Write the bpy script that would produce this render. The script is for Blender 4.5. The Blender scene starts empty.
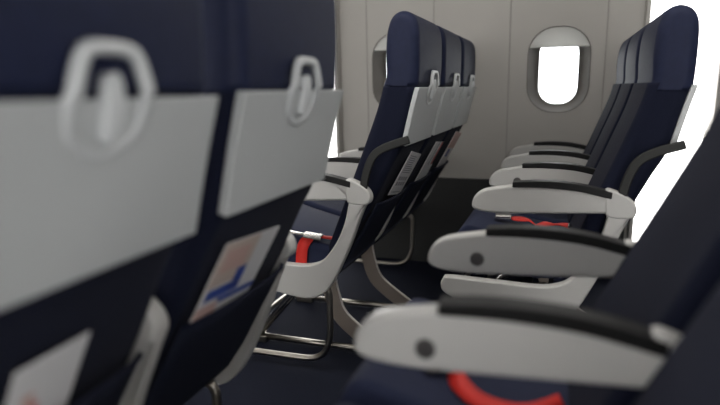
import bpy, bmesh, math, random
from mathutils import Vector, Matrix
random.seed(4)
S = bpy.context.scene
COL = S.collection
FZ = 0.20            # profile heights below are measured from a datum 0.20 m above the cabin floor

# ------------------------------------------------------------------ materials
def new_mat(name):
    m = bpy.data.materials.new(name); m.use_nodes = True
    nt = m.node_tree
    return m, nt, nt.nodes['Principled BSDF']

def plain(name, col, rough=.5, metal=0, spec=.5, noise=0, nscale=300, bump=0, bscale=400, sheen=0, coat=0):
    m, nt, b = new_mat(name)
    b.inputs['Base Color'].default_value = (*col, 1)
    b.inputs['Roughness'].default_value = rough
    b.inputs['Metallic'].default_value = metal
    b.inputs['Specular IOR Level'].default_value = spec
    if sheen:
        b.inputs['Sheen Weight'].default_value = sheen
    if coat:
        b.inputs['Coat Weight'].default_value = coat
    tc = nt.nodes.new('ShaderNodeTexCoord')
    if noise:
        n = nt.nodes.new('ShaderNodeTexNoise'); n.inputs['Scale'].default_value = nscale; n.inputs['Detail'].default_value = 3
        mx = nt.nodes.new('ShaderNodeMix'); mx.data_type = 'RGBA'
        mx.inputs[6].default_value = (*[c*(1-noise) for c in col], 1)
        mx.inputs[7].default_value = (*[min(1, c*(1+noise)) for c in col], 1)
        nt.links.new(tc.outputs['Object'], n.inputs['Vector'])
        nt.links.new(n.outputs['Fac'], mx.inputs[0])
        nt.links.new(mx.outputs[2], b.inputs['Base Color'])
    if bump:
        n2 = nt.nodes.new('ShaderNodeTexNoise'); n2.inputs['Scale'].default_value = bscale
        bp = nt.nodes.new('ShaderNodeBump'); bp.inputs['Strength'].default_value = bump; bp.inputs['Distance'].default_value = .002
        nt.links.new(tc.outputs['Object'], n2.inputs['Vector'])
        nt.links.new(n2.outputs['Fac'], bp.inputs['Height'])
        nt.links.new(bp.outputs['Normal'], b.inputs['Normal'])
    return m

M_LEATHER = plain('navy_leather', (.011, .015, .041), .6, spec=.2, noise=.25, nscale=40, bump=.25, bscale=500)
M_FABRIC = plain('navy_fabric', (.0085, .0105, .024), .85, spec=.1, noise=.45, nscale=420, bump=.4, bscale=900, sheen=.03)
M_CUSHION = plain('navy_cushion_fabric', (.018, .023, .054), .8, spec=.2, noise=.3, nscale=300, bump=.3, bscale=800, sheen=.04)
M_POCKET = plain('navy_pocket_mesh', (.016, .019, .034), .85, spec=.12, noise=.4, nscale=600, bump=.4, bscale=1200)
M_TRAY = plain('pale_grey_plastic', (.47, .49, .495), .42, noise=.02, nscale=30)
M_ARM = plain('warm_white_plastic', (.50, .495, .48), .38, noise=.02, nscale=30)
M_RING = plain('hook_plastic', (.55, .57, .58), .35)
M_PAD = plain('black_rubber', (.006, .006, .0065), .5, spec=.25, bump=.1)
M_BUTTON = plain('button_metal', (.09, .085, .085), .38, metal=.5)
M_BAR = plain('dark_olive_metal', (.010, .0105, .0095), .6)
M_RED = plain('red_webbing', (.66, .020, .012), .6, noise=.12, nscale=600, bump=.3, bscale=1200)
M_CHROME = plain('brushed_metal', (.62, .60, .57), .22, metal=1)
M_TUBE = plain('satin_tube', (.30, .28, .25), .3, metal=1)
M_BLADE = plain('bronze_leg', (.22, .185, .16), .42, metal=.5)
M_EDGE = plain('leg_edge', (.6, .58, .55), .3, metal=.6)
M_WALL = plain('cabin_wall_panel', (.43, .415, .39), .6, spec=.3, noise=.03, nscale=6, bump=.05, bscale=900)
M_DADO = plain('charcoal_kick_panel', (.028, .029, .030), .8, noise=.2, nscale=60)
M_SEAM = plain('panel_seam', (.33, .315, .295), .6)
M_CEIL = plain('ceiling_panel', (.52, .51, .49), .6)
M_SHADE = plain('window_shade', (.62, .62, .60), .5)
_nt = M_SHADE.node_tree; _tr = _nt.nodes.new('ShaderNodeBsdfTranslucent'); _tr.inputs['Color'].default_value = (.8, .8, .78, 1)
_mx = _nt.nodes.new('ShaderNodeMixShader'); _mx.inputs[0].default_value = .35
_nt.links.new(_nt.nodes['Principled BSDF'].outputs[0], _mx.inputs[1]); _nt.links.new(_tr.outputs[0], _mx.inputs[2])
_nt.links.new(_mx.outputs[0], _nt.nodes['Material Output'].inputs['Surface'])
M_BEZEL = plain('window_bezel', (.13, .12, .11), .7, spec=.2)
M_CARPET = plain('navy_carpet', (.009, .011, .021), .95, spec=.1, noise=.5, nscale=120, bump=.6, bscale=700)
M_PAPER = plain('paper_white', (.72, .72, .73), .4)
M_INK = plain('ink_grey', (.22, .22, .25), .5)
M_PBLUE = plain('print_blue', (.035, .08, .36), .4)
M_PRED = plain('print_red', (.55, .06, .06), .4)
M_PPINK = plain('print_pink', (.62, .42, .38), .4)
M_PSKIN = plain('print_peach', (.60, .50, .44), .4)
M_SILVER = plain('door_sill_metal', (.5, .5, .5), .4, metal=.7)

def glass():
    m, nt, b = new_mat('window_glass')
    out = nt.nodes['Material Output']
    g = nt.nodes.new('ShaderNodeBsdfGlossy'); g.inputs['Roughness'].default_value = .03
    t = nt.nodes.new('ShaderNodeBsdfTransparent'); t.inputs['Color'].default_value = (.93, .95, .96, 1)
    fr = nt.nodes.new('ShaderNodeFresnel'); fr.inputs['IOR'].default_value = 1.3
    mx = nt.nodes.new('ShaderNodeMixShader')
    nt.links.new(fr.outputs[0], mx.inputs[0]); nt.links.new(t.outputs[0], mx.inputs[1]); nt.links.new(g.outputs[0], mx.inputs[2])
    nt.links.new(mx.outputs[0], out.inputs['Surface'])
    return m
M_GLASS = glass()
def emit(name, col, st):
    m, nt, b = new_mat(name)
    b.inputs['Emission Color'].default_value = (*col, 1); b.inputs['Emission Strength'].default_value = st
    return m
M_LAMP = emit('lamp_diffuser', (1, .97, .92), 1.0)

# ------------------------------------------------------------------ helpers
def link(name, bm, mat, parent=None, bevel=0, seg=3, smooth=True, angle=35):
    me = bpy.data.meshes.new(name)
    bmesh.ops.recalc_face_normals(bm, faces=bm.faces[:])
    if smooth:
        for f in bm.faces: f.smooth = len(f.verts) < 9
    bm.to_mesh(me); bm.free()
    o = bpy.data.objects.new(name, me); COL.objects.link(o)
    me.materials.append(mat)
    if bevel:
        b = o.modifiers.new('bevel', 'BEVEL'); b.width = bevel; b.segments = seg
        b.limit_method = 'ANGLE'; b.angle_limit = math.radians(angle); b.harden_normals = False
        w = o.modifiers.new('wn', 'WEIGHTED_NORMAL'); w.keep_sharp = False; w.weight = 80
    if parent: o.parent = parent
    return o

def spline(pts, n=6, closed=True):
    """Catmull-Rom through 2-D/3-D points; a point given as ('c', x, y) stays a sharp corner."""
    P = []; sharp = []
    for p in pts:
        if p[0] == 'c': P.append(Vector(p[1:])); sharp.append(True)
        else: P.append(Vector(p)); sharp.append(False)
    N = len(P); out = []
    rng = range(N) if closed else range(N-1)
    for i in rng:
        p1, p2 = P[i], P[(i+1) % N]
        p0 = P[(i-1) % N] if (closed or i > 0) else p1
        p3 = P[(i+2) % N] if (closed or i+2 < N) else p2
        m1 = (p2-p0)*.5; m2 = (p3-p1)*.5
        if sharp[i]: m1 = (p2-p1)*.6
        if sharp[(i+1) % N]: m2 = (p2-p1)*.6
        L = (p2-p1).length
        for m in (m1, m2):
            if m.length > L*1.2: m *= L*1.2/m.length
        for k in range(n):
            t = k/n
            out.append((2*t**3-3*t*t+1)*p1+(t**3-2*t*t+t)*m1+(-2*t**3+3*t*t)*p2+(t**3-t*t)*m2)
    if not closed: out.append(P[-1])
    return out

def extrude_profile(prof, y0, y1, bm=None):
    """Closed (x,z) profile swept from y0 to y1."""
    bm = bm or bmesh.new()
    a = [bm.verts.new((p[0], y0, p[1]+FZ)) for p in prof]
    b = [bm.verts.new((p[0], y1, p[1]+FZ)) for p in prof]
    n = len(prof)
    for i in range(n):
        j = (i+1) % n
        bm.faces.new((a[i], a[j], b[j], b[i]))
    bm.faces.new(a[::-1]); bm.faces.new(b)
    return bm

def loft(prof, stations):
    """Sweep a closed (x,z) profile through stations (y, inset): inset shrinks the outline towards its centre."""
    bm = bmesh.new(); rings = []
    n = len(prof)
    nor = []
    area = sum(prof[i][0]*prof[(i+1) % n][1]-prof[(i+1) % n][0]*prof[i][1] for i in range(n))
    sg = 1 if area > 0 else -1
    for i in range(n):
        t = Vector(prof[(i+1) % n])-Vector(prof[i-1]); t.normalize()
        nor.append(Vector((-t[1], t[0]))*sg)
    for y, ins in stations:
        rings.append([bm.verts.new((prof[i][0]+nor[i][0]*ins, y, prof[i][1]+nor[i][1]*ins+FZ)) for i in range(n)])
    for a, b in zip(rings, rings[1:]):
        for i in range(n):
            j = (i+1) % n
            bm.faces.new((a[i], a[j], b[j], b[i]))
    bm.faces.new(rings[0][::-1]); bm.faces.new(rings[-1])
    return bm

def loft_thin(prof, stations, zfix=None, half=.06):
    """like loft, but the outline only gets thinner front to back towards the ends; zfix keeps that height in place"""
    bm = bmesh.new(); rings = []; n = len(prof)
    def mid(z):
        xs = []
        for i in range(n):
            p, q = prof[i], prof[(i+1) % n]
            if (p[1]-z)*(q[1]-z) <= 0 and p[1] != q[1]: xs.append(p[0]+(q[0]-p[0])*(z-p[1])/(q[1]-p[1]))
        return (min(xs)+max(xs))/2 if xs else None
    zt = max(p[1] for p in prof); zb = min(p[1] for p in prof)
    ms = []
    for p in prof:
        z = min(max(p[1], zb+.012), zt-.012)
        ms.append(mid(z))
    for y, ins in stations:
        k = 1-ins/half
        ring = []
        for p, m in zip(prof, ms):
            z = p[1] if zfix is None else zfix+(p[1]-zfix)*(1-ins/(zt-zfix)*.9)
            ring.append(bm.verts.new((m+(p[0]-m)*k, y, z+FZ)))
        rings.append(ring)
    for a, b in zip(rings, rings[1:]):
        for i in range(n):
            j = (i+1) % n
            bm.faces.new((a[i], a[j], b[j], b[i]))
    bm.faces.new(rings[0][::-1]); bm.faces.new(rings[-1])
    return bm

def puff(y0, y1, r, n=5):
    """stations giving the two ends a rounded edge of radius r"""
    st = [(y0+r*(1-math.cos(k/n*math.pi/2)), r*(1-math.sin(k/n*math.pi/2))) for k in range(n+1)]
    st2 = [(y1-(y-y0), i) for y, i in reversed(st)]
    return st+st2

def tube(path, r, bm=None, seg=12, closed=False):
    bm = bm or bmesh.new()
    P = [Vector(p) for p in path]; n = len(P); rings = []
    up = None
    for i in range(n):
        if closed: t = P[(i+1) % n]-P[i-1]
        else: t = P[min(i+1, n-1)]-P[max(i-1, 0)]
        t.normalize()
        if up is None:
            up = Vector((0, 0, 1)) if abs(t.z) < .9 else Vector((1, 0, 0))
        s = t.cross(up).normalized(); up = s.cross(t).normalized()
        rings.append([bm.verts.new(P[i]+r*(math.cos(2*math.pi*k/seg)*s+math.sin(2*math.pi*k/seg)*up)) for k in range(seg)])
    m = n if closed else n-1
    for i in range(m):
        a, b = rings[i], rings[(i+1) % n]
        for k in range(seg):
            l = (k+1) % seg
            bm.faces.new((a[k], a[l], b[l], b[k]))
    if not closed:
        bm.faces.new(rings[0][::-1]); bm.faces.new(rings[-1])
    return bm

def ribbon(path, wdir, w, th, bm=None):
    """strap of width w along wdir following a path"""
    bm = bm or bmesh.new()
    P = [Vector(p) for p in path]; n = len(P); rings = []
    for i in range(n):
        t = (P[min(i+1, n-1)]-P[max(i-1, 0)]).normalized()
        wd = Vector(wdir[i]) if isinstance(wdir, list) else Vector(wdir)
        wd = (wd-t*wd.dot(t)).normalized(); nn = t.cross(wd)
        rings.append([bm.verts.new(P[i]+wd*a*w/2+nn*b*th/2) for a, b in ((-1, -1), (1, -1), (1, 1), (-1, 1))])
    for a, b in zip(rings, rings[1:]):
        for k in range(4):
            l = (k+1) % 4
            bm.faces.new((a[k], a[l], b[l], b[k]))
    bm.faces.new(rings[0][::-1]); bm.faces.new(rings[-1])
    return bm

def box(c, s, bm=None, rot=None):
    bm = bm or bmesh.new()
    r = bmesh.ops.create_cube(bm, size=1)
    M = Matrix.Translation(Vector(c)) @ (rot or Matrix()) @ Matrix.Diagonal((*s, 1))
    bmesh.ops.transform(bm, matrix=M, verts=r['verts'])
    return bm

def disc(c, r, d, axis='Y', bm=None, seg=28):
    bm = bm or bmesh.new()
    q = bmesh.ops.create_cone(bm, cap_ends=True, segments=seg, radius1=r, radius2=r, depth=d)
    R = {'Y': Matrix.Rotation(math.pi/2, 4, 'X'), 'Z': Matrix(), 'X': Matrix.Rotation(math.pi/2, 4, 'Y')}[axis]
    bmesh.ops.transform(bm, matrix=Matrix.Translation(Vector(c)) @ R, verts=q['verts'])
    return bm

def empty(name, loc, label=None, cat=None, group=None):
    o = bpy.data.objects.new(name, None); COL.objects.link(o); o.location = loc
    o.empty_display_size = .1
    if label: o['label'] = label; o['category'] = cat
    if group: o['group'] = group
    return o

def struct(o):
    o['kind'] = 'structure'; return o

# ------------------------------------------------------------------ seat profiles (u = distance behind the headrest's rear plane, z)
P_HEAD = spline([('c', -.004, .948), (0, 1.05), (-.003, 1.15), (-.022, 1.192), (-.062, 1.208), (-.100, 1.190), (-.120, 1.14), (-.126, 1.06), (-.124, .985), ('c', -.136, .948)], 5)
P_BACK = spline([('c', -.006, .958), (-.058, .75), (-.105, .655), (-.165, .535), (-.235, .41), (-.290, .300), (-.345, .218), ('c', -.405, .190), ('c', -.408, .250), ('c', -.365, .33), (-.315, .46), (-.262, .60), (-.212, .73), (-.160, .87), ('c', -.136, .958)], 6)
REAR = [(0, .96), (-.053, .75), (-.100, .655), (-.160, .535), (-.230, .41), (-.292, .296), (-.348, .212), (-.44, .17)]
def rear_u(z):
    for (u0, z0), (u1, z1) in zip(REAR, REAR[1:]):
        if z1 <= z <= z0:
            t = (z0-z)/(z0-z1); return u0+(u1-u0)*t
    return 0
P_ARM = spline([(-.676, .548), (-.664, .580), (-.630, .602), ('c', -.538, .620), (-.42, .622), (-.32, .615), ('c', -.235, .598), ('c', -.215, .538), (-.40, .527), (-.56, .519), (-.63, .521), (-.667, .530)], 6)
P_PAD = spline([('c', -.540, .612), ('c', -.540, .630), (-.44, .637), (-.33, .631), ('c', -.222, .609), ('c', -.224, .585), (-.33, .607), (-.44, .614)], 5)
P_HINGE = spline([(-.245, .598), (-.238, .618), (-.20, .607), (-.160, .582), (-.146, .552), (-.156, .526), (-.190, .520), (-.238, .530)], 5)
P_SHELL = spline([('c', -.232, .530), (-.250, .45), (-.282, .375), (-.335, .303), (-.385, .275), (-.45, .266), (-.60, .270), (-.740, .274),
                  ('c', -.772, .272), (-.782, .245), (-.770, .215), (-.70, .185), (-.55, .148), (-.42, .132), (-.355, .150), (-.305, .205), (-.262, .290), (-.225, .375), (-.190, .47), ('c', -.163, .530)], 5)
P_RIB = spline([('c', -.225, .530), (-.245, .45), (-.272, .38), (-.31, .315), ('c', -.36, .25), ('c', -.335, .215), (-.285, .265), (-.245, .335), (-.210, .42), (-.180, .49), ('c', -.163, .530)], 5)
P_CUSH = spline([(-.745, .375), (-.735, .425), (-.695, .456), (-.60, .432), (-.45, .396), ('c', -.300, .372), ('c', -.300, .285), (-.45, .278), (-.62, .285), (-.715, .305)], 5)

PITCH = .515

def armrest(seat, y, button):
    a = link('armrest', loft(P_ARM, puff(y-.021, y+.021, .009)), M_ARM, seat)
    a['label'] = 'white plastic armrest with black top pad'
    p = link('arm_pad', extrude_profile(P_PAD, y-.0235, y+.0235), M_PAD, a, bevel=.007, angle=50)
    h = link('hinge_cover', loft(P_HINGE, puff(y-.0225, y+.0225, .008)), M_ARM, a)
    if button:
        bm = disc((-.558, y-.0215, .556+FZ), .0160, .006)
        disc((-.558, y-.0235, .556+FZ), .011, .006, bm=bm)
        link('recline_button', bm, M_BUTTON, a, bevel=.0015, seg=2)

def side_shell(seat, y):
    s = link('side_panel', loft(P_SHELL, puff(y-.021, y+.021, .007)), M_ARM, seat)
    return s

def side_rib(seat, y):
    link('side_rib', loft([(p[0]+.014, p[1]) for p in P_RIB], puff(y-.014, y+.014, .005)), M_ARM, seat)

def belt(seat, style, a, b):
    """red lap belt with its buckle; style chooses how it lies"""
    m = (a+b)/2
    if style == 'over_edge':     # buckle on the cushion, strap hanging over the aisle side
        pts = spline([(-.472, a-.004, .262+FZ), (-.470, a-.006, .32+FZ), (-.462, a-.002, .375+FZ), (-.44, a+.02, .403+FZ), (-.41, a+.05, .398+FZ)], 6, closed=False)
        st = link('seat_belt', ribbon(pts, (1, 0, 0), .047, .004), M_RED, seat)
        ribb = ribbon(spline([(-.40, a+.03, .408+FZ), (-.36, a+.05, .400+FZ), (-.30, a+.10, .385+FZ)], 5, closed=False), (0, 1, 0), .03, .004)
        link('seat_belt', ribb, M_RED, seat)
        b_ = box((-.425, a+.015, .412+FZ), (.075, .042, .018), rot=Matrix.Rotation(.12, 4, 'Z') @ Matrix.Rotation(.13, 4, 'Y'))
        link('buckle', b_, M_CHROME, st, bevel=.004)
        t_ = ribbon([(-.46, a+.012, .417+FZ), (-.50, a+.012, .421+FZ), (-.54, a+.0, .430+FZ)], (0, 1, 0), .022, .004)
        link('buckle_tongue', t_, M_CHROME, st)
    elif style == 'loop':        # a loose loop of strap lying across the cushion
        pts = spline([(-.555, a+.14, .433+FZ), (-.54, a+.10, .430+FZ), (-.505, a+.070, .421+FZ), (-.455, a+.068, .410+FZ), (-.41, a+.09, .402+FZ), (-.365, a+.15, .395+FZ)], 8, closed=False)
        st = link('seat_belt', ribbon(pts, (.25, 1, .35), .034, .004), M_RED, seat)
        b_ = box((-.59, a+.14, .445+FZ), (.055, .045, .018), rot=Matrix.Rotation(.7, 4, 'Z'))
        link('buckle', b_, M_BUTTON, st, bevel=.004)
    elif style == 'across':
        pts = spline([(-.56, a+.25, .440+FZ), (-.50, a+.26, .436+FZ), (-.46, a+.25, .418+FZ), (-.42, a+.28, .422+FZ), (-.38, a+.31, .412+FZ), (-.33, a+.35, .400+FZ)], 6, closed=False)
        st = link('seat_belt', ribbon(pts, [(0, 1, .2*math.sin(i*.5)) for i in range(len(pts))], .042, .004), M_RED, seat)
        b_ = box((-.59, a+.23, .450+FZ), (.062, .046, .018), rot=Matrix.Rotation(.1, 4, 'Z'))
        link('buckle', b_, M_CHROME, st, bevel=.004)
        link('buckle_tongue', box((-.335, a+.32, .405+FZ), (.03, .04, .012), rot=Matrix.Rotation(.5, 4, 'Y')), M_CHROME, st, bevel=.003)
    else:
        pts = spline([(-.40, m-.06, .415+FZ), (-.37, m-.02, .425+FZ), (-.34, m, .408+FZ), (-.315, m+.02, .40+FZ)], 6, closed=False)
        st = link('seat_belt', ribbon(pts, (0, 1, .1), .045, .004), M_RED, seat)
        link('buckle', box((-.43, m-.07, .424+FZ), (.05, .045, .016), rot=Matrix.Rotation(-.3, 4, 'Z') @ Matrix.Rotation(.1, 4, 'Y')), M_CHROME, st, bevel=.004)

def seat_meshes(root):
    out = []
    for c in root.children:
        out.append(c); out += list(c.children)
    return out

def make_seat(x, ya, label, group, arms, shell=None, ribs=(), style='short', bar=None, recline=0, arm_dx=0, head_dz=0, cushion_dz=0, tray_dz=0):
    """x = rear plane of the headrest; the seat fills ya .. ya+PITCH; arms = list of (y offset, has button)"""
    seat = empty('airline_seat', (x, ya, 0), label, 'seat', group)
    a, b = .026, PITCH-.026
    link('headrest', loft_thin(P_HEAD, puff(a, b, .034, 8), zfix=.94), M_LEATHER, seat)
    link('backrest', loft_thin(P_BACK, puff(a+.002, b-.002, .030, 7)), M_FABRIC, seat)
    # cushion
    link('seat_cushion', loft(P_CUSH, puff(a-.002 if shell is None else a+.004, b, .022)), M_CUSHION, seat)
    # folded tray table: a plate lying along the rear of the backrest
    ztop, zbot = .951, .738
    tp = spline([('c', .006, ztop), (-.018, .86), ('c', -.046, zbot), ('c', -.064, zbot+.006), (-.034, .87), ('c', -.012, ztop)], 4)
    bm = extrude_profile(tp, a, b)
    for v in bm.verts:      # sides taper slightly towards the bottom
        k = (ztop+FZ-v.co.z)/(ztop-zbot)*.006
        v.co.y += k if v.co.y < PITCH/2 else -k
    tray = link('tray_table', bm, M_TRAY, seat, bevel=.004, angle=40)
    # coat hook ring with the table latch inside it
    c = PITCH/2
    ring = spline([(-.060, .943), (-.052, .978), (-.036, 1.003), (0, 1.007), (.036, 1.003), (.052, .978), (.060, .943), (.048, .905), (.0, .888), (-.048, .905)], 5)
    pts = [(.010+(.004 if p[1] > .955 else -(.957-p[1])*.36), c+p[0], p[1]+FZ) for p in ring]
    bm = bmesh.new()
    n = len(pts); rg = []
    for i in range(n):
        t = (Vector(pts[(i+1) % n])-Vector(pts[i-1])).normalized()
        o = Vector((0, t.z, -t.y)).normalized(); f = Vector((1, 0, 0))
        P = Vector(pts[i])
        rg.append([bm.verts.new(P+o*q*.0088+f*w*.006) for q, w in ((-1, -1), (-.75, .8), (.75, .8), (1, -1))])
    for i in range(n):
        for k in range(4):
            l = (k+1) % 4
            bm.faces.new((rg[i][k], rg[i][l], rg[(i+1) % n][l], rg[(i+1) % n][k]))
    hk = link('coat_hook', bm, M_RING, seat)
    lt = spline([(-.009, .91), (-.010, .968), (0, .980), (.010, .968), (.009, .91), (0, .900)], 4)
    bm = bmesh.new()
    fr = [bm.verts.new((.018-(max(0, .957-p[1]))*.22, c+p[0], p[1]+FZ)) for p in lt]
    bk = [bm.verts.new((.000-(max(0, .957-p[1]))*.22, c+p[0]*1.15, p[1]+FZ)) for p in lt]
    for i in range(len(lt)):
        j = (i+1) % len(lt); bm.faces.new((fr[i], fr[j], bk[j], bk[i]))
    bm.faces.new(fr[::-1]); bm.faces.new(bk)
    link('table_latch', bm, M_RING, hk)
    # literature pocket, bulging a little, with an upper hem
    bm = bmesh.new(); rows = []
    zs = [.512-.0245*i for i in range(13)]
    for z in zs:
        row = []
        for k in range(13):
            t = k/12; yy = a+.018+(b-a-.036)*t
            bul = .024*math.sin(math.pi*t)**.5*(1 if z > .5 else max(.15, (z-.22)/.28))
            row.append(bm.verts.new((rear_u(z)+.010+bul, yy, z+FZ)))
        rows.append(row)
    for r0, r1 in zip(rows, rows[1:]):
        for k in range(12): bm.faces.new((r0[k], r0[k+1], r1[k+1], r1[k]))
    pk = link('seat_pocket', bm, M_POCKET, seat)
    so = pk.modifiers.new('solid', 'SOLIDIFY'); so.thickness = .006; so.offset = 0
    hem = [(rear_u(.514)+.011+.024*math.sin(math.pi*k/16)**.5, a+.018+(b-a-.036)*k/16, .514+FZ) for k in range(17)]
    link('pocket_hem', tube(hem, .0055, seg=8), M_FABRIC, pk)
    if head_dz:
        for o in seat.children:
            if o.name.startswith('headrest'): o.data.transform(Matrix.Translation((0, 0, head_dz)))
    if tray_dz:
        for o in seat_meshes(seat):
            if o.name.split('.')[0] in ('tray_table', 'coat_hook', 'table_latch'): o.data.transform(Matrix.Translation((.001, 0, tray_dz)))
    if recline:
        P0 = Vector((-.27, 0, .44+FZ)); MR = Matrix.Translation(P0) @ Matrix.Rotation(math.radians(recline), 4, 'Y') @ Matrix.Translation(-P0)
        for o in seat_meshes(seat):
            if o.name.split('.')[0] != 'seat_cushion': o.data.transform(MR)
    before = set(seat_meshes(seat))
    for yy, btn in arms: armrest(seat, yy, btn)
    if shell is not None: side_shell(seat, shell)
    for yy in ribs: side_rib(seat, yy)
    for o in seat_meshes(seat):
        if arm_dx and o not in before: o.data.transform(Matrix.Translation((arm_dx, 0, 0)))
    belt(seat, style, a, b)
    for o in seat_meshes(seat):
        if o.name.split('.')[0] in ('seat_cushion', 'seat_belt', 'buckle', 'buckle_tongue') and cushion_dz:
            o.data.transform(Matrix.Translation((0, 0, cushion_dz)))
    if bar is not None:
        pts = spline([(-.198, bar, .575+FZ), (-.178, bar, .66+FZ), (-.150, bar, .712+FZ), (-.10, bar, .742+FZ), (-.022, bar, .768+FZ)], 7, closed=False)
        link('side_bar', ribbon(pts, (0, 1, 0), .014, .030), M_BAR, seat, bevel=.005)
    return seat

def leg_blade(u0, z0, u1, z1, y, parent):
    """curved flat rear leg with a bright rolled edge"""
    pts = spline([(u0, z0), (u0+.018, z0-.12), (u0+.07, z0-.24), (u1, z1)], 7, closed=False)
    bm = bmesh.new()
    rings = []
    for i, p in enumerate(pts):
        w = .034
        t = (Vector(pts[min(i+1, len(pts)-1)])-Vector(pts[max(i-1, 0)])).normalized(); nn = Vector((-t[1], t[0]))
        if nn[0] < 0: nn = -nn
        A = p+nn*w; B = p-nn*w
        rings.append([bm.verts.new((q[0], y+s*.011, q[1]+FZ)) for q, s in ((A, -1), (A, 1), (B, 1), (B, -1))])
    for a, b in zip(rings, rings[1:]):
        for k in range(4):
            l = (k+1) % 4; bm.faces.new((a[k], a[l], b[l], b[k]))
    bm.faces.new(rings[0][::-1]); bm.faces.new(rings[-1])
    leg = link('leg', bm, M_BLADE, parent, bevel=.003)
    leg['label'] = 'curved bronze rear leg'
    edge = []
    for i, p in enumerate(pts):
        t = (Vector(pts[min(i+1, len(pts)-1)])-Vector(pts[max(i-1, 0)])).normalized(); nn = Vector((-t[1], t[0]))
        if nn[0] < 0: nn = -nn
        q = p+nn*.035; edge.append((q[0], y-.004, q[1]+FZ))
    link('leg_edge', tube(edge, .0055, seg=8), M_EDGE, leg)

def make_frame(x, y0, n, label, group, flip=False):
    """steel undercarriage: cross beams, two leg assemblies and the U-shaped baggage bar; runs y0 .. y0+n*PITCH"""
    fr = empty('seat_frame', (x, y0, 0), label, 'frame', group)
    L = n*PITCH
    for u, z in ((-.62, .213), (-.485, .213)):
        link('cross_beam', tube([(u, .03, z+FZ), (u, L-.06, z+FZ)], .019), M_TUBE, fr)
    ys = [L*.16, L*.51+.0] if not flip else [L-.55*PITCH, L-1.55*PITCH]
    for y in ys:
        leg_blade(-.452, .195, -.20, -.180, y, fr)
        link('base_rail', tube([(-.86, y, -.178+FZ), (-.20, y, -.178+FZ)], .014, seg=10), M_TUBE, fr)
        l = link('leg', tube([(-.80, y, -.17+FZ), (-.53, y, .150+FZ), (-.50, y, .185+FZ)], .018), M_CHROME, fr)
        l['label'] = 'slanted polished front leg'
        link('floor_foot', box((-.80, y, -.185+FZ), (.09, .045, .030)), M_TUBE, l, bevel=.004)
    yb = [.045, L-.075]
    path = []
    zb = -.155
    def corner(y):
        return spline([(-.485, y, .195+FZ), (-.44, y, .172+FZ), (-.385, y, .168+FZ), (-.366, y, .15+FZ), (-.362, y, .12+FZ), (-.362, y, .06+FZ), (-.362, y, .0+FZ), (-.366, y, -.055+FZ), (-.388, y, -.115+FZ), (-.435, y, -.148+FZ), (-.50, y, zb+FZ), (-.84, y, zb+FZ)], 5, closed=False)
    p1 = corner(yb[0]); p2 = corner(yb[1])
    mid = spline([(-.84, yb[0], zb+FZ), (-.88, yb[0]+.04, zb+FZ), (-.88, yb[1]-.04, zb+FZ), (-.84, yb[1], zb+FZ)], 6, closed=False)
    link('baggage_bar', tube(p1+mid[1:-1]+p2[::-1], .013), M_TUBE, fr)
    return fr

# ------------------------------------------------------------------ place the seats
X1, X2 = -.492, .390
YN, YF = .355, 2.10                # first armrest line of the near pair and of the far triples
gF1, gF2 = 'far triple of seats with rear sides showing', 'far triple of seats with armrests showing'
gN1, gN2 = 'near seats with rear sides showing', 'near seats with armrests showing'
kinds = [('aisle', 0), ('middle', 1), ('window', 2)]
lab1 = {0: 'sharp navy aisle seat seen from behind with white curved side panel down its aisle side',
        1: 'navy middle seat of the distant row seen from behind, between aisle and window seats',
        2: 'navy window seat at far end of the row seen from behind, by the grey wall'}
lab2 = {0: 'navy aisle seat with tall dark headrest against the bright doorway, full white armrest in front',
        1: 'navy middle seat of the facing-left row, just beyond the tall aisle headrest',
        2: 'navy window seat of the facing-left row, farthest headrest nearest the cabin window'}
for k, i in kinds:
    make_seat(X1, YF+PITCH*i, lab1[i], gF1, [(0, i > 0)]+([(PITCH, True)] if i == 2 else []), shell=0 if i == 0 else None,
              ribs=() if i == 0 else ((0,) if i == 1 else (0, PITCH)), style='over_edge' if i == 0 else 'short', bar=-.012 if i == 0 else None, arm_dx=-.02, head_dz=.010, cushion_dz=-.038)
for k, i in kinds:
    make_seat(X2, YF+PITCH*i, lab2[i], gF2, [(0, i > 0)]+([(PITCH, False)] if i == 2 else []), shell=0 if i == 0 else None,
              ribs=() if i == 0 else ((0,) if i == 1 else (0, PITCH)), style='across' if i == 0 else 'short', bar=-.012 if i == 0 else None, head_dz=-.013)
make_seat(X1, YN-.05, 'large blurred navy seat back at left edge with grey tray table and white hook ring', gN1, [(0, True), (PITCH, True)], ribs=(0, PITCH), style='short', tray_dz=-.010)
make_seat(X1, YN+PITCH-.022, 'blurred navy seat back second from left, grey tray table and pink and blue magazine below', gN1, [(PITCH, True)], shell=PITCH, style='short', tray_dz=-.004)
make_seat(X2, YN, 'nearest blurred navy seat at lower right corner behind the biggest white armrest', gN2, [(0, True), (PITCH, True)], ribs=(0, PITCH), style='short', recline=5, arm_dx=-.014)
make_seat(X2, YN+PITCH, 'blurred navy seat at right edge with red belt loop lying on its cushion', gN2, [(PITCH, True)], shell=PITCH, style='loop', recline=5, arm_dx=-.004)
make_frame(X1, YF, 3, 'polished steel seat legs and baggage bar under the far seats seen from behind', 'seat undercarriages')
make_frame(X2, YF, 3, 'steel legs under the far seats with the white armrest row', 'seat undercarriages')
make_frame(X1, YN-.01, 2, 'steel legs under the two blurred seats at left', 'seat undercarriages', flip=True)
make_frame(X2, YN, 2, 'steel legs under the two blurred seats at lower right', 'seat undercarriages', flip=True)

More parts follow.
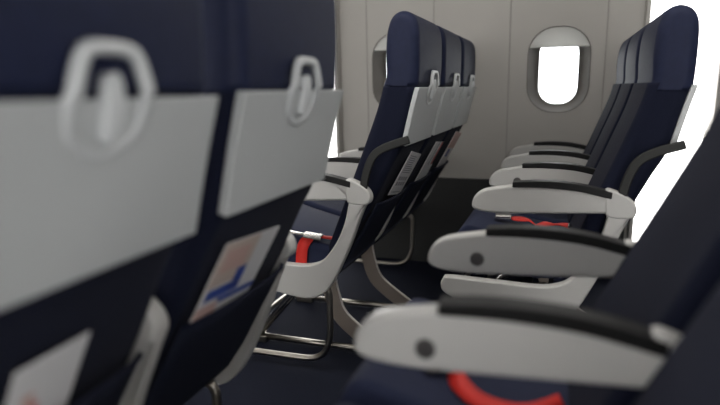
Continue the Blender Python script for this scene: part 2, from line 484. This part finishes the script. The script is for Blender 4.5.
# ------------------------------------------------------------------ cards and magazines in the pockets
def card(name, label, cat, x, y0, y1, zb, zt, blocks, tilt=0.0, group='printed matter in the seat pockets'):
    """thin printed card leaning on the seat back; blocks = (s0, s1, t0, t1, material) in card fractions (across, up)"""
    ub, ut = rear_u(zb), rear_u(zt)
    root = empty(name, (x+ub+.014, (y0+y1)/2, zb+FZ), label, cat, group)
    O = Vector((0, 0, 0)); up = Vector((ut-ub, 0, zt-zb)); L = up.length; up.normalize()
    ac = Vector((0, 1, 0)); W = y1-y0
    R = Matrix.Rotation(tilt, 3, up.cross(ac).normalized())
    up = R @ up; ac = R @ ac; nn = ac.cross(up).normalized()
    if nn.x < 0: nn = -nn
    def quad(s0, s1, t0, t1, off, th, bm=None):
        bm = bm or bmesh.new()
        vs = []
        for d in (off, off+th):
            for s, t in ((s0, t0), (s1, t0), (s1, t1), (s0, t1)):
                # slight curl of the sheet
                vs.append(bm.verts.new(O+ac*(s-.5)*W+up*t*L+nn*d))
        for f in ((0, 1, 2, 3), (4, 5, 6, 7), (0, 1, 5, 4), (1, 2, 6, 5), (2, 3, 7, 6), (3, 0, 4, 7)):
            bm.faces.new([vs[q] for q in f])
        return bm
    link('sheet', quad(0, 1, 0, 1, 0, .0022), M_PAPER, root, smooth=False)
    by = {}
    for s0, s1, t0, t1, m in blocks: by.setdefault(m.name, []).append((s0, s1, t0, t1, m))
    for i, nm in enumerate(by):
        bm = bmesh.new()
        for q, (s0, s1, t0, t1, m) in enumerate(by[nm]):
            quad(s0, s1, t0, t1, .0023+i*.0002, .0003, bm)
            if m is not M_INK or q == len(by[nm])-1:
                link('print', bm, m, root, smooth=False); bm = bmesh.new()
        bm.free()
    return root

lines = []
for t in range(9):
    lines.append((.12, .12+random.uniform(.5, .76), .90-t*.047, .915-t*.047, M_INK))
for t in range(2):
    for s in range(4):
        lines.append((.14+s*.19, .26+s*.19, .34-t*.12, .43-t*.12, M_INK))
lines.append((.12, .88, .06, .075, M_INK))
card('safety_card', 'white printed card with grey text sticking out of the sharp middle-distance aisle seat pocket', 'card',
     X1, YF+.145, YF+.405, .515, .690, lines, tilt=.17)
card('safety_card', 'small white card with a red stripe in the pocket of the distant middle seat', 'card',
     X1, YF+PITCH+.14, YF+PITCH+.41, .495, .69, [(.45, 1, .42, 1, M_POCKET), (.50, .68, .42, 1, M_PAPER), (.70, .86, .42, 1, M_PRED)], tilt=.10)
card('magazine', 'magazine with pink top and blue spot in the distant window seat pocket', 'magazine',
     X1, YF+2*PITCH+.14, YF+2*PITCH+.42, .50, .70, [(0, 1, .55, 1, M_PPINK), (.25, .6, .3, .52, M_PBLUE)], tilt=.12)
card('magazine', 'blurred magazine with peach and blue cover in pocket of second seat from left', 'magazine',
     X1, YN+PITCH+.040, YN+PITCH+.275, .498, .665, [(0, .62, .45, 1, M_PSKIN), (.05, .6, .28, .42, M_PBLUE), (.45, .62, .28, .60, M_PBLUE), (.3, 1, .18, .26, M_PBLUE), (.0, .35, .0, .22, M_PPINK), (.1, .5, .62, .9, M_PPINK)], tilt=.09)
card('magazine', 'blurred white magazine with red and blue marks at the bottom left corner', 'magazine',
     X1, YN+.145, YN+.262, .455, .63, [(.1, .45, .35, .6, M_PRED), (.2, .35, .5, .72, M_PPINK), (.1, .9, .12, .2, M_PBLUE), (.0, .25, .0, .3, M_PPINK)], tilt=-.06)

# ------------------------------------------------------------------ cabin shell
XL, XR = -5.2, 3.4
YB = -.42
CEIL = 2.15
def wall_y(z):       # inner face of the far wall (z above floor); it leans in slightly
    return 3.83-.045*(z-.5)
def rounded(cx, cz, w, h, r, n=8, rt=None):
    pts = []
    for (sx, sz, a0) in ((1, -1, -90), (1, 1, 0), (-1, 1, 90), (-1, -1, 180)):
        rr = r
        for k in range(n+1):
            a = math.radians(a0+90*k/n)
            pts.append((cx+sx*(w/2-rr)+rr*math.cos(a), cz+sz*(h/2-rr)+rr*math.sin(a)))
    return pts
WINX = [-.037, -1.005, .0]
WZ, WW, WH, WR = 1.243, .352, .495, .155
DOORS = [('door_1', .405, .80), ('door_2', -2.15, -1.395)]
def wall_with_holes(name, outer, holes, yfun, th, mat):
    bm = bmesh.new(); allE = []
    for loop in [outer]+holes:
        vs = [bm.verts.new((p[0], 0, p[1])) for p in loop]
        for i in range(len(vs)): allE.append(bm.edges.new((vs[i], vs[(i+1) % len(vs)])))
    bmesh.ops.triangle_fill(bm, use_beauty=True, use_dissolve=False, edges=allE)
    bmesh.ops.recalc_face_normals(bm, faces=bm.faces[:])
    r = bmesh.ops.extrude_face_region(bm, geom=bm.faces[:])
    top = {v for v in r['geom'] if isinstance(v, bmesh.types.BMVert)}
    for v in bm.verts:
        v.co.y = yfun(v.co.z)+(th if v in top else 0)
    return link(name, bm, mat, smooth=False)
top = 2.10
outer = [(XL, 0), (DOORS[1][1], 0), (DOORS[1][1], 1.95), (DOORS[1][2], 1.95), (DOORS[1][2], 0),
         (DOORS[0][1], 0), (DOORS[0][1], 1.95), (DOORS[0][2], 1.95), (DOORS[0][2], 0), (XR, 0), (XR, CEIL), (XL, CEIL)]
holes = [rounded(x, WZ, WW, WH, WR) for x in (WINX[0], WINX[1])]
struct(wall_with_holes('wall_far', outer, holes, wall_y, .13, M_WALL))
struct(link('floor', box(((XL+XR)/2, 1.76, -.05), (XR-XL, 4.6, .1)), M_CARPET, smooth=False))
struct(link('ceiling', box(((XL+XR)/2, 1.76, CEIL+.05), (XR-XL, 4.6, .1)), M_CEIL, smooth=False))
ND = [(-2.15, -1.30), (.50, 1.25)]  # unseen open doorways, added so daylight fills in from behind the camera
outer_n = [(XL, 0), (ND[0][0], 0), (ND[0][0], 1.95), (ND[0][1], 1.95), (ND[0][1], 0), (ND[1][0], 0), (ND[1][0], 1.95), (ND[1][1], 1.95), (ND[1][1], 0), (XR, 0), (XR, CEIL), (XL, CEIL)]
holes_n = [rounded(x, WZ, .36, .50, .155) for x in (-.98, -.46, .06)]  # unseen near-side windows, opened to let fill daylight onto the near seats
struct(wall_with_holes('wall_near', outer_n, holes_n, lambda z: YB-.12, .12, M_WALL))
struct(link('wall_front', box((XL-.05, 1.7, CEIL/2), (.1, 4.4, CEIL)), M_WALL, smooth=False))
struct(link('wall_rear', box((XR+.05, 1.7, CEIL/2), (.1, 4.4, CEIL)), M_WALL, smooth=False))

# windows: funnel bezel, glass, half-drawn shade
def window(name, cx, shade_z):
    bm = bmesh.new(); rings = []
    for k, (s, d) in enumerate(((1.01, .001), (1.005, -.002), (.99, -.001), (.975, .004), (.80, .085), (.70, .11), (.635, .118))):
        lp = rounded(cx, WZ, WW*s, WH*(1-(1-s)*.55), WR*s)
        rings.append([bm.verts.new((p[0], wall_y(p[1])+d, p[1])) for p in lp])
    for a, b in zip(rings, rings[1:]):
        n = len(a)
        for i in range(n):
            j = (i+1) % n; bm.faces.new((a[i], a[j], b[j], b[i]))
    w = struct(link(name, bm, M_BEZEL))
    so = w.modifiers.new('solid', 'SOLIDIFY'); so.thickness = .004; so.offset = 1
    lp = rounded(cx, WZ, WW*.68, WH*.84, WR*.66)
    bm = bmesh.new()
    f = [bm.verts.new((p[0], wall_y(p[1])+.121, p[1])) for p in lp]; g = [bm.verts.new((p[0], wall_y(p[1])+.126, p[1])) for p in lp]
    for i in range(len(f)):
        j = (i+1) % len(f); bm.faces.new((f[i], f[j], g[j], g[i]))
    bm.faces.new(f); bm.faces.new(g[::-1])
    link('pane', bm, M_GLASS, w, smooth=False)
    # shade: the upper part of the opening
    lp = [p for p in rounded(cx, WZ, WW*.985, WH*.985, WR*.98, n=12)]
    up = [p for p in lp if p[1] >= shade_z]
    up.sort(key=lambda p: math.atan2(p[1]-shade_z+.001, p[0]-cx))
    hw = max(abs(p[0]-cx) for p in up)
    poly = [(cx+hw, shade_z)]+up+[(cx-hw, shade_z)]
    bm = bmesh.new()
    f = [bm.verts.new((p[0], wall_y(p[1])+.004, p[1])) for p in poly]; g = [bm.verts.new((p[0], wall_y(p[1])+.009, p[1])) for p in poly]
    for i in range(len(f)):
        j = (i+1) % len(f); bm.faces.new((f[i], f[j], g[j], g[i]))
    bm.faces.new(f); bm.faces.new(g[::-1])
    sh = link('window_shade', bm, M_SHADE, w, smooth=False)
    link('shade_lip', box((cx, wall_y(shade_z)-.001, shade_z+.006), (hw*2-.01, .012, .012)), M_SHADE, sh, bevel=.003)
    return w
window('window_1', WINX[0], WZ+.130)
window('window_2', WINX[1], WZ+.140)

# open doorways in the far wall
for nm, x0, x1 in DOORS:
    bm = bmesh.new()
    for x in (x0+.010, x1-.010):
        b0 = len(bm.verts)
        q = bmesh.ops.create_cube(bm, size=1)
        bmesh.ops.transform(bm, matrix=Matrix.Translation((x, 3.86, .975)) @ Matrix.Diagonal((.020, .20, 1.95, 1)), verts=q['verts'])
        for v in q['verts']: v.co.y += wall_y(v.co.z)-wall_y(.5)-.018
    q = bmesh.ops.create_cube(bm, size=1)
    bmesh.ops.transform(bm, matrix=Matrix.Translation(((x0+x1)/2, 3.79, 1.94)) @ Matrix.Diagonal((x1-x0, .20, .02, 1)), verts=q['verts'])
    fr = struct(link(nm, bm, M_WALL, smooth=False))
    link('door_sill', box(((x0+x1)/2, 3.91, .008), (x1-x0-.04, .22, .016)), M_SILVER, fr, bevel=.003)

# vertical panel seams
k = 1
for x in (-.320, .215, -1.215, -.78):
    bm = bmesh.new()
    box((x, 0, 1.35), (.008, .006, 1.58), bm=bm)
    for v in bm.verts: v.co.y += wall_y(v.co.z)-.001
    struct(link('trim_%d' % k, bm, M_SEAM, bevel=.002)); k += 1
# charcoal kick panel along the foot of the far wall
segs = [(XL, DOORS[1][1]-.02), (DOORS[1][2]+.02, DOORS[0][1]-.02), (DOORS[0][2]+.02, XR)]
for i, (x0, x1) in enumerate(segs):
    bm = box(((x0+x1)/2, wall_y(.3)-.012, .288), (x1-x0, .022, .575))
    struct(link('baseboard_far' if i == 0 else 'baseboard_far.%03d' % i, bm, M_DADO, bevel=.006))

# ceiling light strips: real lamps with their fixtures
def light_strip(x, y, sx, sy, watts, label, col=(1, .965, .91)):
    f = empty('ceiling_light', (x, y, CEIL), label, 'light', 'ceiling light strips')
    link('housing', box((0, 0, -.012), (sx+.06, sy+.06, .022)), M_CEIL, f, bevel=.004)
    link('diffuser', box((0, 0, -.026), (sx, sy, .006)), M_LAMP, f)
    ld = bpy.data.lights.new('strip_lamp', 'AREA'); ld.shape = 'RECTANGLE'; ld.size = sx; ld.size_y = sy
    ld.energy = watts; ld.color = col
    lo = bpy.data.objects.new('strip_lamp', ld); COL.objects.link(lo); lo.parent = f; lo.location = (0, 0, -.033)
light_strip(-.9, 1.73, 5.0, .30, 28, 'long white ceiling light strip over the aisle')
light_strip(-.6, 3.25, 4.0, .12, 5, 'narrow white ceiling light strip above the far windows')

# ------------------------------------------------------------------ daylight
w = bpy.data.worlds.new('sky'); S.world = w; w.use_nodes = True
bg = w.node_tree.nodes['Background']
bg.inputs['Color'].default_value = (1, .985, .965, 1); bg.inputs['Strength'].default_value = 6.0

# ------------------------------------------------------------------ camera
cd = bpy.data.cameras.new('camera'); cam = bpy.data.objects.new('camera', cd); COL.objects.link(cam)
F_PX, ROLL, YAW, PIT = 600, .6, 18.571, 10.791
cd.sensor_width = 36; cd.lens = F_PX/720*36; cd.clip_start = .02
yaw, pit, rol = map(math.radians, (YAW, PIT, ROLL))
F = Vector((-math.sin(yaw)*math.cos(pit), math.cos(yaw)*math.cos(pit), -math.sin(pit)))
R = Vector((math.cos(yaw), math.sin(yaw), 0)); U = R.cross(F)
R2 = math.cos(rol)*R-math.sin(rol)*U; U2 = math.sin(rol)*R+math.cos(rol)*U
M = Matrix((R2, U2, -F)).transposed().to_4x4(); M.translation = (0, 0, .95+FZ)
cam.matrix_world = M
cd.dof.use_dof = True; cd.dof.focus_distance = 2.35; cd.dof.aperture_fstop = 1.35
S.camera = cam
S.view_settings.view_transform = 'Standard'; S.view_settings.look = 'None'
S.view_settings.exposure = 0; S.view_settings.gamma = 1; S.view_settings.use_curve_mapping = False
S.cycles.use_denoising = True
